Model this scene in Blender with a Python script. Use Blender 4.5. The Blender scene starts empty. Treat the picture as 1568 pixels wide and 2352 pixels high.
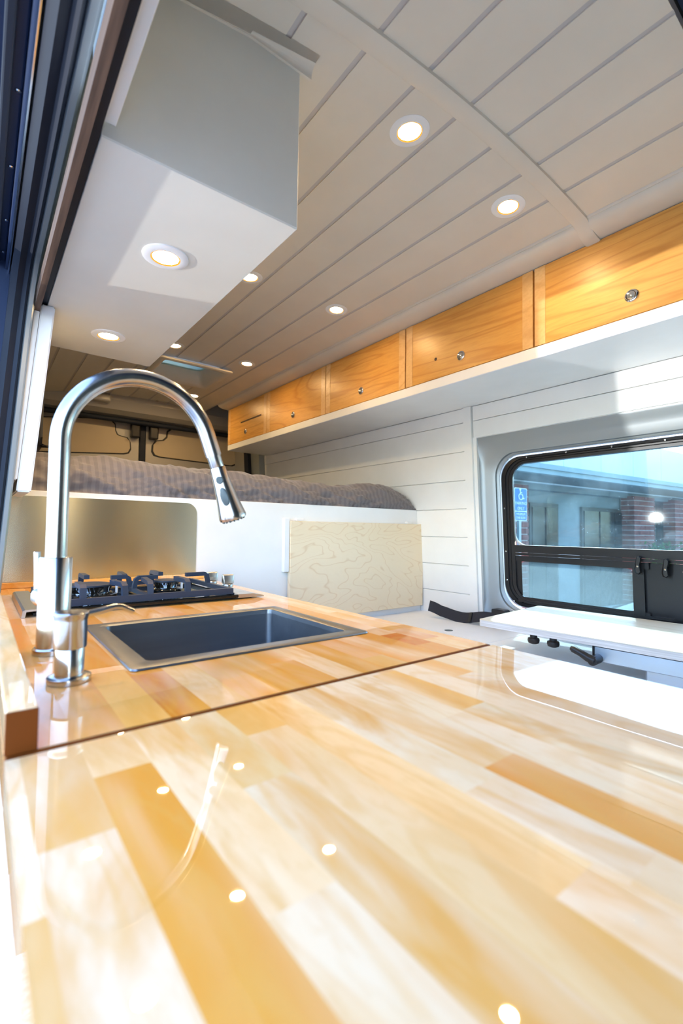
import bpy, bmesh, math, random
from mathutils import Vector, Matrix, noise
random.seed(7)
S = bpy.context.scene
C = S.collection
ZO = 1.10                       # the eye is 1.10 m above the van floor; lengths below are measured from the eye

# ---------------------------------------------------------------- camera
FPX, CX, CY = 1072.734, 784.0, 1176.0
def unit(x, y):
    return Vector(((x-CX)/FPX, -(y-CY)/FPX, -1)).normalized()
AX, AY = unit(2166, 1235), unit(-50, 1207)
AZ = AX.cross(AY)
ROT = Matrix((AX, AY, AZ))      # camera space -> van space
cam = bpy.data.cameras.new('camera')
camo = bpy.data.objects.new('camera', cam); C.objects.link(camo)
cam.sensor_fit = 'VERTICAL'; cam.sensor_height = 36; cam.sensor_width = 24
cam.lens = FPX/2352*36; cam.clip_start = .01; cam.clip_end = 300
cam.dof.use_dof = True; cam.dof.focus_distance = 1.35; cam.dof.aperture_fstop = 4.5
camo.matrix_world = Matrix.Translation((0, 0, ZO)) @ ROT.to_4x4()
S.camera = camo
def ray(x, y): return ROT @ Vector(((x-CX)/FPX, -(y-CY)/FPX, -1))
def onx(x, y, v): r = ray(x, y); return r*(v/r.x)
def ony(x, y, v): r = ray(x, y); return r*(v/r.y)
def onz(x, y, v): r = ray(x, y); return r*(v/r.z)

# ---------------------------------------------------------------- world, sun, exposure
SUN = Vector((-1, -.45, -1.08)).normalized()        # direction the sunlight travels
w = bpy.data.worlds.new('sky'); S.world = w; w.use_nodes = True
nt = w.node_tree; bg = nt.nodes['Background']
sky = nt.nodes.new('ShaderNodeTexSky'); sky.sky_type = 'NISHITA'; sky.sun_disc = False
sky.sun_elevation = math.asin(-SUN.z); sky.sun_rotation = math.atan2(-SUN.x, -SUN.y)
sky.air_density = 1.0; sky.dust_density = 1.0; sky.ozone_density = 1.0
wb = nt.nodes.new('ShaderNodeMix'); wb.data_type = 'RGBA'; wb.blend_type = 'MULTIPLY'; wb.inputs[0].default_value = 1
wb.inputs[7].default_value = (.95, .985, 1.05, 1)
nt.links.new(sky.outputs[0], wb.inputs[6]); nt.links.new(wb.outputs[2], bg.inputs[0]); bg.inputs[1].default_value = 1.3
sl = bpy.data.lights.new('sun', 'SUN'); sl.energy = 7; sl.angle = math.radians(.53); sl.color = (1, .95, .87)
so = bpy.data.objects.new('sun', sl); C.objects.link(so)
so.rotation_euler = SUN.to_track_quat('-Z', 'Y').to_euler(); so.location = (20, 9, 14)
# sun glinting off a windscreen parked behind the open sliding door
gl = bpy.data.lights.new('sun_glint', 'SPOT'); gl.energy = 1700; gl.spot_size = math.radians(26); gl.spot_blend = .1
gl.shadow_soft_size = .05; gl.color = (1, .97, .92)
go = bpy.data.objects.new('sun_glint', gl); C.objects.link(go)
GL = Vector((1, -.352, .20)); go.location = Vector((.3, .95, .55+ZO)) - GL*6.2
go.rotation_euler = GL.to_track_quat('-Z', 'Y').to_euler()
S.view_settings.view_transform = 'Standard'; S.view_settings.look = 'None'
S.view_settings.gamma = 1; S.view_settings.use_curve_mapping = False
S.view_settings.exposure = .32

# ---------------------------------------------------------------- materials
def mat(name, col, rough=.5, metal=0, **k):
    m = bpy.data.materials.new(name); m.use_nodes = True
    b = m.node_tree.nodes['Principled BSDF']
    b.inputs['Base Color'].default_value = (*col, 1); b.inputs['Roughness'].default_value = rough
    b.inputs['Metallic'].default_value = metal
    for a, v in k.items(): b.inputs[a.replace('_', ' ')].default_value = v
    return m
def N(m, t, **k):
    n = m.node_tree.nodes.new(t)
    for a, v in k.items():
        if a in n.inputs: n.inputs[a].default_value = v
        else: setattr(n, a, v)
    return n
def L(m, a, b): m.node_tree.links.new(a, b)
def BS(m): return m.node_tree.nodes['Principled BSDF']
def pos(m, scale=(1, 1, 1), rot=(0, 0, 0)):
    g = N(m, 'ShaderNodeNewGeometry'); mp = N(m, 'ShaderNodeMapping')
    mp.inputs['Scale'].default_value = scale; mp.inputs['Rotation'].default_value = rot
    L(m, g.outputs['Position'], mp.inputs['Vector']); return mp.outputs[0]
def ramp(m, fac, stops):
    r = N(m, 'ShaderNodeValToRGB'); e = r.color_ramp.elements
    while len(e) < len(stops): e.new(.5)
    for q, (p, c) in zip(e, stops): q.position = p; q.color = (*c, 1)
    L(m, fac, r.inputs[0]); return r.outputs[0]
def noisetex(m, vec, scale, detail=4, rough=.55, dist=0):
    n = N(m, 'ShaderNodeTexNoise'); n.inputs['Scale'].default_value = scale; n.inputs['Detail'].default_value = detail
    n.inputs['Roughness'].default_value = rough; n.inputs['Distortion'].default_value = dist
    L(m, vec, n.inputs['Vector']); return n
def bump(m, h, strength, dist=.001):
    b = N(m, 'ShaderNodeBump'); b.inputs['Strength'].default_value = strength; b.inputs['Distance'].default_value = dist
    L(m, h, b.inputs['Height']); L(m, b.outputs[0], BS(m).inputs['Normal'])
def mixc(m, fac, a, b, mode='MIX'):
    x = N(m, 'ShaderNodeMix', data_type='RGBA', blend_type=mode)
    for s, v in ((x.inputs[0], fac), (x.inputs[6], a), (x.inputs[7], b)):
        if hasattr(v, 'is_linked'): L(m, v, s)
        elif isinstance(v, tuple): s.default_value = (*v, 1)
        else: s.default_value = v
    return x.outputs[2]
def paint(name, col, rough=.45, var=.03):
    m = mat(name, col, rough); v = pos(m)
    n = noisetex(m, v, 6, 3)
    c = ramp(m, n.outputs[0], [(.3, tuple(x*(1-var) for x in col)), (.7, tuple(min(1, x*(1+var)) for x in col))])
    L(m, c, BS(m).inputs['Base Color'])
    f = noisetex(m, v, 400, 2); bump(m, f.outputs[0], .05, .0006); return m
def brushed(name, col, rough, stretch, amount=.12):
    m = mat(name, col, rough, 1); n = noisetex(m, pos(m, stretch), 60, 3, .6)
    c = ramp(m, n.outputs[0], [(.25, tuple(x*(1-amount) for x in col)), (.75, col)]); L(m, c, BS(m).inputs['Base Color'])
    r = N(m, 'ShaderNodeMapRange'); r.inputs[3].default_value = rough*.75; r.inputs[4].default_value = rough*1.3
    L(m, n.outputs[0], r.inputs[0]); L(m, r.outputs[0], BS(m).inputs['Roughness'])
    bump(m, n.outputs[0], .06, .0004); return m

M = {}
M['ceil'] = paint('ceiling_paint', (.72, .675, .585), .5)
M['groove'] = paint('ceiling_groove_strip', (.55, .525, .51), .55)
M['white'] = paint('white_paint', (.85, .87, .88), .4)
M['wallwhite'] = paint('wall_paint', (.85, .86, .84), .4)
M['bench'] = paint('bench_paint', (.84, .86, .88), .5)
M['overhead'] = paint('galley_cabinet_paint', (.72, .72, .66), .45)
M['steelbody'] = mat('silver_body_paint', (.34, .38, .40), .42, .6)
M['tanbody'] = paint('tan_door_board', (.52, .44, .31), .55)
M['rearbody'] = mat('silver_inner_door', (.45, .44, .41), .4, .35)
M['black'] = mat('black_plastic', (.012, .012, .014), .42)
M['satinblack'] = mat('satin_black_aluminium', (.018, .019, .022), .32, .2)
M['rubber'] = mat('black_rubber', (.010, .015, .028), .55, Specular_IOR_Level=.3)
M['navy'] = mat('dark_blue_seal', (.012, .024, .065), .42, Specular_IOR_Level=.35)
M['rail'] = mat('polished_rail', (.75, .85, .95), .12, 1)
M['iron'] = mat('cast_iron', (.022, .034, .06), .5)
M['glassblack'] = mat('black_hob_glass', (.006, .008, .008), .05)
M['chrome'] = mat('chrome', (.78, .78, .78), .06, 1)
M['strap'] = mat('black_webbing', (.014, .017, .028), .75)
M['greyplast'] = mat('grey_plastic', (.07, .10, .11), .4)
M['nickel'] = brushed('brushed_nickel', (.58, .575, .565), .20, (1, 1, .06))
M['sink'] = brushed('sink_steel', (.33, .35, .38), .33, (.05, 1, 1))
M['plate'] = brushed('hob_steel', (.66, .67, .66), .3, (.05, 1, 1))
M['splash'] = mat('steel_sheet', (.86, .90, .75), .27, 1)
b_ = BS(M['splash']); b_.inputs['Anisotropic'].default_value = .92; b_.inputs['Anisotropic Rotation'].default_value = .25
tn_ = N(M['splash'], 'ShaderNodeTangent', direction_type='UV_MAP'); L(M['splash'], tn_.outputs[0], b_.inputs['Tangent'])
M['alu'] = brushed('anodised_aluminium', (.62, .74, .86), .38, (1, .05, 1), .05)
M['rawwood'] = mat('raw_plywood_edge', (.28, .17, .10), .7)
n_ = noisetex(M['rawwood'], pos(M['rawwood'], (1, .05, 1)), 90, 4)
L(M['rawwood'], ramp(M['rawwood'], n_.outputs[0], [(.3, (.04, .02, .013)), (.7, (.14, .08, .05))]), BS(M['rawwood']).inputs['Base Color'])
M['asphalt'] = mat('asphalt', (.2, .2, .2), .9)
n_ = noisetex(M['asphalt'], pos(M['asphalt']), 40, 6, .7)
L(M['asphalt'], ramp(M['asphalt'], n_.outputs[0], [(.35, (.20, .205, .21)), (.7, (.46, .46, .45))]), BS(M['asphalt']).inputs['Base Color'])
M['concrete'] = paint('pale_concrete', (.62, .63, .60), .8, .08)
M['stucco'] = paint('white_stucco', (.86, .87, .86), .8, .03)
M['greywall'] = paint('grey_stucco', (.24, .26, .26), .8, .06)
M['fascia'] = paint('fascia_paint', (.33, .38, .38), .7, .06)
M['brick'] = mat('red_brick', (.25, .07, .055), .85)
n_ = noisetex(M['brick'], pos(M['brick']), 14, 4)
L(M['brick'], ramp(M['brick'], n_.outputs[0], [(.3, (.16, .045, .04)), (.7, (.34, .10, .075))]), BS(M['brick']).inputs['Base Color'])
M['mortar'] = mat('mortar', (.62, .56, .52), .9)
M['darkglass'] = mat('dark_door_glass', (.02, .022, .025), .15, Specular_IOR_Level=.2)
M['bronze'] = mat('bronze_frame', (.045, .04, .035), .5)
M['signblue'] = mat('sign_blue', (.01, .14, .62), .4)
M['signwhite'] = mat('sign_white', (.85, .88, .9), .4)
M['carwhite'] = mat('car_paint', (.75, .79, .79), .25)
M['carglass'] = mat('car_glass', (.02, .03, .035), .04)
M['tyre'] = mat('tyre_rubber', (.02, .02, .02), .8)
M['leaf'] = mat('hedge_leaf', (.06, .16, .03), .6)

def wood(name, dark, mid, light, along, rings=5.0, rough=.35, warp=2.2, fine=.35, freq=48, thin=5, depth=.45):
    """veneer: long stretched grain bands with fine pores, running along one axis"""
    m = mat(name, mid, rough)
    sc = {'Y': (1, .10, 1), 'X': (.42, 1, 1), 'YZ': (.3, .6, 1)}[along]
    o = N(m, 'ShaderNodeObjectInfo'); g = N(m, 'ShaderNodeNewGeometry')
    sh = N(m, 'ShaderNodeVectorMath', operation='MULTIPLY_ADD')
    sh.inputs[1].default_value = (3.7, 9.1, 5.3); 
    cmb = N(m, 'ShaderNodeCombineXYZ')
    for i in range(3): L(m, o.outputs['Random'], cmb.inputs[i])
    L(m, cmb.outputs[0], sh.inputs[0]); L(m, g.outputs['Position'], sh.inputs[2])
    mp = N(m, 'ShaderNodeMapping'); mp.inputs['Scale'].default_value = sc; L(m, sh.outputs[0], mp.inputs[0])
    big = noisetex(m, mp.outputs[0], rings, 3, .5, warp)
    wv = N(m, 'ShaderNodeMath', operation='SINE'); ml = N(m, 'ShaderNodeMath', operation='MULTIPLY'); ml.inputs[1].default_value = freq
    L(m, big.outputs[0], ml.inputs[0]); L(m, ml.outputs[0], wv.inputs[0])
    ab = N(m, 'ShaderNodeMapRange'); ab.inputs[1].default_value = -1; L(m, wv.outputs[0], ab.inputs[0])
    pw = N(m, 'ShaderNodeMath', operation='POWER'); pw.inputs[1].default_value = thin; L(m, ab.outputs[0], pw.inputs[0])
    base = ramp(m, big.outputs[0], [(.3, mid), (.65, light)])
    fn = noisetex(m, mp.outputs[0], 130, 3, .6)
    base = mixc(m, ramp(m, fn.outputs[0], [(.4, (0, 0, 0)), (.75, (fine, fine, fine))]), base, dark)
    k = N(m, 'ShaderNodeMath', operation='MULTIPLY'); k.inputs[1].default_value = depth; L(m, pw.outputs[0], k.inputs[0])
    L(m, mixc(m, k.outputs[0], base, dark), BS(m).inputs['Base Color']); return m
M['maple'] = wood('maple_veneer', (.48, .19, .03), (.67, .33, .07), (.75, .42, .11), 'Y', 4, .33, 1.0, .35, 90, 8, .5)
M['stile'] = wood('maple_edge', (.58, .29, .09), (.74, .45, .17), (.82, .55, .25), 'YZ', 4, .33, 1.0)
M['birch'] = wood('birch_plywood', (.66, .44, .22), (.84, .70, .48), (.87, .74, .53), 'X', 2.6, .4, .9, .05, 150, 26, .42)
M['birch_table'] = wood('birch_table_top', (.62, .50, .33), (.78, .70, .54), (.84, .77, .63), 'Y', 3.2, .32, 1.5, .15)
M['plyedge'] = mat('plywood_edge', (.74, .73, .71), .6)
n_ = noisetex(M['plyedge'], pos(M['plyedge'], (.02, .02, 1)), 260, 3)
L(M['plyedge'], ramp(M['plyedge'], n_.outputs[0], [(.3, (.56, .55, .53)), (.7, (.86, .86, .85))]), BS(M['plyedge']).inputs['Base Color'])

def butcher():
    m = mat('lacquered_butcher_block', (.8, .5, .2), .018); BS(m).inputs['IOR'].default_value = 1.5
    o = N(m, 'ShaderNodeObjectInfo'); g = N(m, 'ShaderNodeNewGeometry')
    cmb = N(m, 'ShaderNodeCombineXYZ')
    for i in range(3): L(m, o.outputs['Random'], cmb.inputs[i])
    sh = N(m, 'ShaderNodeVectorMath', operation='MULTIPLY_ADD'); sh.inputs[1].default_value = (13.7, 9.1, 5.3)
    L(m, cmb.outputs[0], sh.inputs[0]); L(m, g.outputs['Position'], sh.inputs[2])
    mp = N(m, 'ShaderNodeMapping'); mp.inputs['Scale'].default_value = (1, .24, 1); L(m, sh.outputs[0], mp.inputs[0])
    cloud = noisetex(m, mp.outputs[0], 15, 4, .55, 1.2)
    lines = noisetex(m, mp.outputs[0], 150, 3, .6, .3)
    pale = noisetex(m, mp.outputs[0], 11, 2, .5, .6)
    rings = noisetex(m, mp.outputs[0], 7, 2, .5, .6)
    a1 = N(m, 'ShaderNodeMath', operation='MULTIPLY'); a1.inputs[1].default_value = 95; L(m, rings.outputs[0], a1.inputs[0])
    a2 = N(m, 'ShaderNodeMath', operation='SINE'); L(m, a1.outputs[0], a2.inputs[0])
    c = mixc(m, ramp(m, pale.outputs[0], [(.45, (0, 0, 0)), (.66, (.62, .62, .62))]), o.outputs['Color'], (.96, .73, .47))
    c = mixc(m, ramp(m, cloud.outputs[0], [(.47, (0, 0, 0)), (.60, (.45, .45, .45)), (.72, (.85, .85, .85))]), c, (.78, .35, .045))
    c = mixc(m, ramp(m, a2.outputs[0], [(.35, (0, 0, 0)), (.95, (.24, .24, .24))]), c, (.80, .42, .09))
    c = mixc(m, ramp(m, lines.outputs[0], [(.48, (0, 0, 0)), (.74, (.30, .30, .30))]), c, (.78, .42, .11))
    L(m, c, BS(m).inputs['Base Color'])
    wv = noisetex(m, pos(m), 7, 1, .4); bump(m, wv.outputs[0], .05, .004); return m
M['block'] = butcher()
M['resin'] = mat('dark_end_grain', (.15, .036, .004), .6, Specular_IOR_Level=.1)

def duvet():
    m = mat('striped_cotton', (.12, .105, .11), .7); BS(m).inputs['Sheen Weight'].default_value = .25
    wv = N(m, 'ShaderNodeTexWave'); wv.inputs['Scale'].default_value = 14; wv.inputs['Distortion'].default_value = 1.2
    wv.inputs['Detail'].default_value = 1
    L(m, pos(m, (1, .25, .3)), wv.inputs['Vector'])
    L(m, ramp(m, wv.outputs[1], [(.40, (.135, .122, .132)), (.60, (.172, .156, .164))]), BS(m).inputs['Base Color'])
    f = noisetex(m, pos(m), 500, 2); bump(m, f.outputs[0], .2, .0006); return m
M['duvet'] = duvet()

def glass(name, tint, dust=.05, dustcol=(.55, .75, .8)):
    m = bpy.data.materials.new(name); m.use_nodes = True; t = m.node_tree; t.nodes.clear()
    out = t.nodes.new('ShaderNodeOutputMaterial'); tr = t.nodes.new('ShaderNodeBsdfTransparent'); tr.inputs[0].default_value = (*tint, 1)
    gs = t.nodes.new('ShaderNodeBsdfGlossy'); gs.inputs['Roughness'].default_value = .02
    df = t.nodes.new('ShaderNodeBsdfTranslucent'); df.inputs[0].default_value = (*dustcol, 1)
    lw = t.nodes.new('ShaderNodeLayerWeight'); lw.inputs[0].default_value = .5
    p5 = t.nodes.new('ShaderNodeMath'); p5.operation = 'POWER'; p5.inputs[1].default_value = 5; t.links.new(lw.outputs['Facing'], p5.inputs[0])
    fr = t.nodes.new('ShaderNodeMath'); fr.operation = 'MULTIPLY_ADD'; fr.inputs[1].default_value = .6; fr.inputs[2].default_value = .03; t.links.new(p5.outputs[0], fr.inputs[0])
    g = t.nodes.new('ShaderNodeNewGeometry'); n = t.nodes.new('ShaderNodeTexNoise'); n.inputs['Scale'].default_value = 9; n.inputs['Detail'].default_value = 6
    t.links.new(g.outputs['Position'], n.inputs['Vector'])
    n2 = t.nodes.new('ShaderNodeTexVoronoi'); n2.inputs['Scale'].default_value = 60; t.links.new(g.outputs['Position'], n2.inputs['Vector'])
    sp = t.nodes.new('ShaderNodeMapRange'); sp.inputs[1].default_value = .10; sp.inputs[2].default_value = .06; sp.inputs[4].default_value = .35
    t.links.new(n2.outputs['Distance'], sp.inputs[0])
    cl = t.nodes.new('ShaderNodeMapRange'); cl.inputs[1].default_value = .42; cl.inputs[2].default_value = .8; cl.inputs[3].default_value = dust*.3; cl.inputs[4].default_value = dust*2.2
    t.links.new(n.outputs[0], cl.inputs[0])
    ad = t.nodes.new('ShaderNodeMath'); ad.operation = 'MAXIMUM'; t.links.new(cl.outputs[0], ad.inputs[0])
    sc = t.nodes.new('ShaderNodeMath'); sc.operation = 'MULTIPLY'; t.links.new(sp.outputs[0], sc.inputs[0]); t.links.new(n.outputs[0], sc.inputs[1])
    t.links.new(sc.outputs[0], ad.inputs[1])
    m1 = t.nodes.new('ShaderNodeMixShader'); t.links.new(ad.outputs[0], m1.inputs[0]); t.links.new(tr.outputs[0], m1.inputs[1]); t.links.new(df.outputs[0], m1.inputs[2])
    m2 = t.nodes.new('ShaderNodeMixShader'); t.links.new(fr.outputs[0], m2.inputs[0]); t.links.new(m1.outputs[0], m2.inputs[1]); t.links.new(gs.outputs[0], m2.inputs[2])
    t.links.new(m2.outputs[0], out.inputs[0]); return m
M['tint'] = glass('tinted_window_glass', (.53, .67, .71), .022)
def meshscreen():
    m = bpy.data.materials.new('insect_screen'); m.use_nodes = True; t = m.node_tree; t.nodes.clear()
    out = t.nodes.new('ShaderNodeOutputMaterial'); tr = t.nodes.new('ShaderNodeBsdfTransparent')
    df = t.nodes.new('ShaderNodeBsdfTranslucent'); df.inputs[0].default_value = (.40, .42, .40, 1)
    g = t.nodes.new('ShaderNodeNewGeometry'); sp = t.nodes.new('ShaderNodeSeparateXYZ'); t.links.new(g.outputs['Position'], sp.inputs[0])
    def wires(sock):
        a = t.nodes.new('ShaderNodeMath'); a.operation = 'MULTIPLY'; a.inputs[1].default_value = 1/.0016; t.links.new(sock, a.inputs[0])
        b = t.nodes.new('ShaderNodeMath'); b.operation = 'FRACT'; t.links.new(a.outputs[0], b.inputs[0])
        c = t.nodes.new('ShaderNodeMath'); c.operation = 'LESS_THAN'; c.inputs[1].default_value = .13; t.links.new(b.outputs[0], c.inputs[0]); return c.outputs[0]
    mx = t.nodes.new('ShaderNodeMath'); mx.operation = 'MAXIMUM'; t.links.new(wires(sp.outputs[1]), mx.inputs[0]); t.links.new(wires(sp.outputs[2]), mx.inputs[1])
    ms = t.nodes.new('ShaderNodeMixShader'); t.links.new(mx.outputs[0], ms.inputs[0]); t.links.new(tr.outputs[0], ms.inputs[1]); t.links.new(df.outputs[0], ms.inputs[2])
    t.links.new(ms.outputs[0], out.inputs[0]); return m
M['screen'] = meshscreen()
def emit(name, col, s):
    m = bpy.data.materials.new(name); m.use_nodes = True; t = m.node_tree; t.nodes.clear()
    o = t.nodes.new('ShaderNodeOutputMaterial'); e = t.nodes.new('ShaderNodeEmission'); e.inputs[0].default_value = (*col, 1); e.inputs[1].default_value = s
    t.links.new(e.outputs[0], o.inputs[0]); return m
M['led'] = emit('warm_led', (1, .66, .30), 240)
M['ledrim'] = emit('warm_led_rim', (1, .42, .06), 1.1)
M['vent_lid'] = mat('frosted_vent_lid', (.34, .50, .45), .35, 0, Transmission_Weight=.35)

# ---------------------------------------------------------------- mesh helpers (all coordinates eye-relative)
def bx(bm, x0, x1, y0, y1, z0, z1, f=None):
    vs = [bm.verts.new((x, y, z)) for x in (x0, x1) for y in (y0, y1) for z in (z0, z1)]
    if f:
        for v in vs: v.co = f(v.co)
    for q in ((0, 1, 3, 2), (4, 6, 7, 5), (0, 4, 5, 1), (2, 3, 7, 6), (0, 2, 6, 4), (1, 5, 7, 3)):
        bm.faces.new([vs[i] for i in q])
    return vs
def box(x0, x1, y0, y1, z0, z1, bev=0, seg=2, f=None):
    bm = bmesh.new(); bx(bm, x0, x1, y0, y1, z0, z1, f)
    if bev: bmesh.ops.bevel(bm, geom=bm.edges[:], offset=bev, segments=seg, affect='EDGES', profile=.5)
    return bm
def frame_of(d):
    d = d.normalized(); a = Vector((0, 0, 1)) if abs(d.z) < .95 else Vector((1, 0, 0))
    u = d.cross(a).normalized(); return u, d.cross(u).normalized()
def tube(bm, pts, rad, n=16, cap=True):
    pts = [Vector(p) for p in pts]; rad = rad if isinstance(rad, (list, tuple)) else [rad]*len(pts)
    d0 = (pts[1]-pts[0]).normalized(); u, v = frame_of(d0); rings = []
    for i, p in enumerate(pts):
        d = (pts[min(i+1, len(pts)-1)]-pts[max(i-1, 0)]).normalized()
        u = (u-d*u.dot(d)).normalized(); v = d.cross(u)
        rings.append([bm.verts.new(p+(u*math.cos(2*math.pi*k/n)+v*math.sin(2*math.pi*k/n))*rad[i]) for k in range(n)])
    for a, b in zip(rings, rings[1:]):
        for k in range(n): bm.faces.new((a[k], a[(k+1) % n], b[(k+1) % n], b[k]))
    if cap: bm.faces.new(rings[0][::-1]); bm.faces.new(rings[-1])
    return bm
def lathe(c, prof, n=40, axis=(0, 0, 1), cap=True):
    """closed solid of revolution from (radius, height) pairs"""
    bm = bmesh.new(); c = Vector(c); ax = Vector(axis).normalized(); u, v = frame_of(ax); rings = []
    for r, h in prof:
        rings.append([bm.verts.new(c+ax*h+(u*math.cos(2*math.pi*k/n)+v*math.sin(2*math.pi*k/n))*max(r, 1e-5)) for k in range(n)])
    for a, b in zip(rings, rings[1:]):
        for k in range(n): bm.faces.new((a[k], a[(k+1) % n], b[(k+1) % n], b[k]))
    if cap: bm.faces.new(rings[0][::-1]); bm.faces.new(rings[-1])
    return bm
def prism(poly, f, a, b):
    """polygon of 2-D points extruded from depth a to depth b; f(p, q, depth) -> point"""
    bm = bmesh.new(); A = [bm.verts.new(f(p, q, a)) for p, q in poly]; B = [bm.verts.new(f(p, q, b)) for p, q in poly]
    bm.faces.new(A); bm.faces.new(B[::-1])
    for i in range(len(poly)): bm.faces.new((A[i], B[i], B[(i+1) % len(poly)], A[(i+1) % len(poly)]))
    return bm
def loft(loops, close=True, cap=False):
    bm = bmesh.new(); R = [[bm.verts.new(p) for p in l] for l in loops]; n = len(R[0])
    for a, b in zip(R, R[1:]):
        for k in range(n if close else n-1): bm.faces.new((a[k], a[(k+1) % n], b[(k+1) % n], b[k]))
    if cap: bm.faces.new(R[0][::-1]); bm.faces.new(R[-1])
    return bm
def rrect(a0, a1, b0, b1, r, seg=8):
    pts = []; r = r if isinstance(r, (tuple, list)) else (r,)*4
    for (ca, cb, s, q) in ((a1, b1, 0, r[0]), (a0, b1, 90, r[1]), (a0, b0, 180, r[2]), (a1, b0, 270, r[3])):
        sa = -1 if ca == a1 else 1; sb = -1 if cb == b1 else 1
        for k in range(seg+1):
            t = math.radians(s+90*k/seg); pts.append((ca+sa*q+q*math.cos(t), cb+sb*q+q*math.sin(t)))
    return pts
def subtract(rects, h):
    out = []; hx0, hx1, hy0, hy1 = h
    for (x0, x1, y0, y1) in rects:
        if hx1 <= x0 or hx0 >= x1 or hy1 <= y0 or hy0 >= y1: out.append((x0, x1, y0, y1)); continue
        if y0 < hy0: out.append((x0, x1, y0, hy0))
        if y1 > hy1: out.append((x0, x1, hy1, y1))
        yy0, yy1 = max(y0, hy0), min(y1, hy1)
        if x0 < hx0: out.append((x0, hx0, yy0, yy1))
        if x1 > hx1: out.append((hx1, x1, yy0, yy1))
    return out
def worldpos(p):
    v = Vector((0, 0, 0))
    while p is not None: v = v+p.location; p = p.parent
    return v
def obj(name, bm, m, parent=None, smooth=False, origin=None, color=None):
    bmesh.ops.recalc_face_normals(bm, faces=bm.faces)
    for v in bm.verts: v.co.z += ZO
    if parent is not None: off = worldpos(parent)
    elif origin is not None: off = Vector(origin)+Vector((0, 0, ZO))
    else:
        xs = [v.co for v in bm.verts]
        off = Vector(((min(c.x for c in xs)+max(c.x for c in xs))/2, (min(c.y for c in xs)+max(c.y for c in xs))/2, min(c.z for c in xs)))
    for v in bm.verts: v.co -= off
    me = bpy.data.meshes.new(name); bm.to_mesh(me); bm.free()
    me.materials.append(M[m] if isinstance(m, str) else m)
    if smooth:
        me.polygons.foreach_set('use_smooth', [True]*len(me.polygons))
        me.set_sharp_from_angle(angle=math.radians(38))
    o = bpy.data.objects.new(name, me); C.objects.link(o)
    if parent is not None: o.parent = parent
    else: o.location = off
    if color: o.color = (*color, 1)
    return o
def tag(o, label, cat, group=None):
    o['label'] = label; o['category'] = cat
    if group: o['group'] = group
    return o
def uvxz(o):
    u = o.data.uv_layers.new(name='flat')
    for l in o.data.loops: c = o.data.vertices[l.vertex_index].co; u.data[l.index].uv = (c.x, c.z)
    return o
def thing(name, loc, label, cat, group=None):
    o = bpy.data.objects.new(name, None); o.empty_display_size = .05; C.objects.link(o)
    o.location = Vector(loc)+Vector((0, 0, ZO)); return tag(o, label, cat, group)
def struct(name, bm, m, label=None, **k):
    o = obj(name, bm, m, **k); o['kind'] = 'structure'
    if label: o['label'] = label
    return o
def structe(name, loc, label=None):
    o = bpy.data.objects.new(name, None); o.empty_display_size = .05; C.objects.link(o); o.location = Vector(loc)+Vector((0, 0, ZO))
    o['kind'] = 'structure'
    if label: o['label'] = label
    return o
def copy_tree(o, loc=None, parent=None):
    c = o.copy(); C.objects.link(c); c.parent = parent
    if loc is not None: c.location = loc
    for ch in list(o.children): copy_tree(ch, None, c)
    return c

# ---------------------------------------------------------------- the van body
FLOOR = -ZO; ROOF = .99; GROUND = -1.75
def arc(x): return .899 - .15*(x-.92)**2                 # arched ceiling
def wr(z): return 1.7475 - .065*z                        # right wall leans in towards the roof
def wl(z): return .052 + .062*z                          # left wall, its mirror image
def onwall(x, y): r = ray(x, y); return r*(1.7475/(r.x+.065*r.z))
def wbox(bm, y0, y1, z0, z1, d0, d1):                    # a box lying on the leaning right wall; d is inward positive
    bx(bm, 0, 1, y0, y1, z0, z1, lambda v: Vector((wr(v.z)-(d0 if v.x < .5 else d1), v.y, v.z)))
def lbox(bm, y0, y1, z0, z1, d0, d1):                    # the same on the left wall
    bx(bm, 0, 1, y0, y1, z0, z1, lambda v: Vector((wl(v.z)+(d0 if v.x < .5 else d1), v.y, v.z)))
PF = -1.3                                                # front end of the living space
VENT = (.735, 1.075, 2.455, 2.80)

struct('floor', box(-.02, 1.85, PF, 3.62, FLOOR-.04, FLOOR), 'greyplast', 'dark vinyl van floor under the kitchen')
bm = bmesh.new(); wbox(bm, 1.262, 3.6, FLOOR, ROOF, -.04, 0); wbox(bm, PF, 1.262, .41, ROOF, -.04, 0)
wbox(bm, PF, 1.262, FLOOR, -.40, -.04, 0); wbox(bm, PF, -.32, -.40, .41, -.04, 0)
wall_right = struct('wall_right', bm, 'wallwhite', 'white boarded side wall with the window')
def wplank(y0, y1, z0, z1):
    bm = bmesh.new(); wbox(bm, y0, y1, z0+.0012, z1-.0012, 0, .009)
    bmesh.ops.bevel(bm, geom=bm.edges[:], offset=.0016, segments=1, affect='EDGES')
    return obj('wall_plank', bm, 'wallwhite', wall_right)
zb = [-.4125+.1287*i for i in range(9)]
for a, b in zip(zb, zb[1:]): wplank(1.309, 3.16, a, min(b, .553))
wplank(PF, 1.263, .488, .553); wplank(PF, 1.263, .412, .488)
bm = bmesh.new(); wbox(bm, 1.268, 1.309, -.398, .553, 0, .016); wbox(bm, 1.250, 1.2675, -.398, .415, -.012, .006)
struct('trim_1', bm, 'wallwhite', 'white upright trim board between wall planks and window recess')

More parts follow.
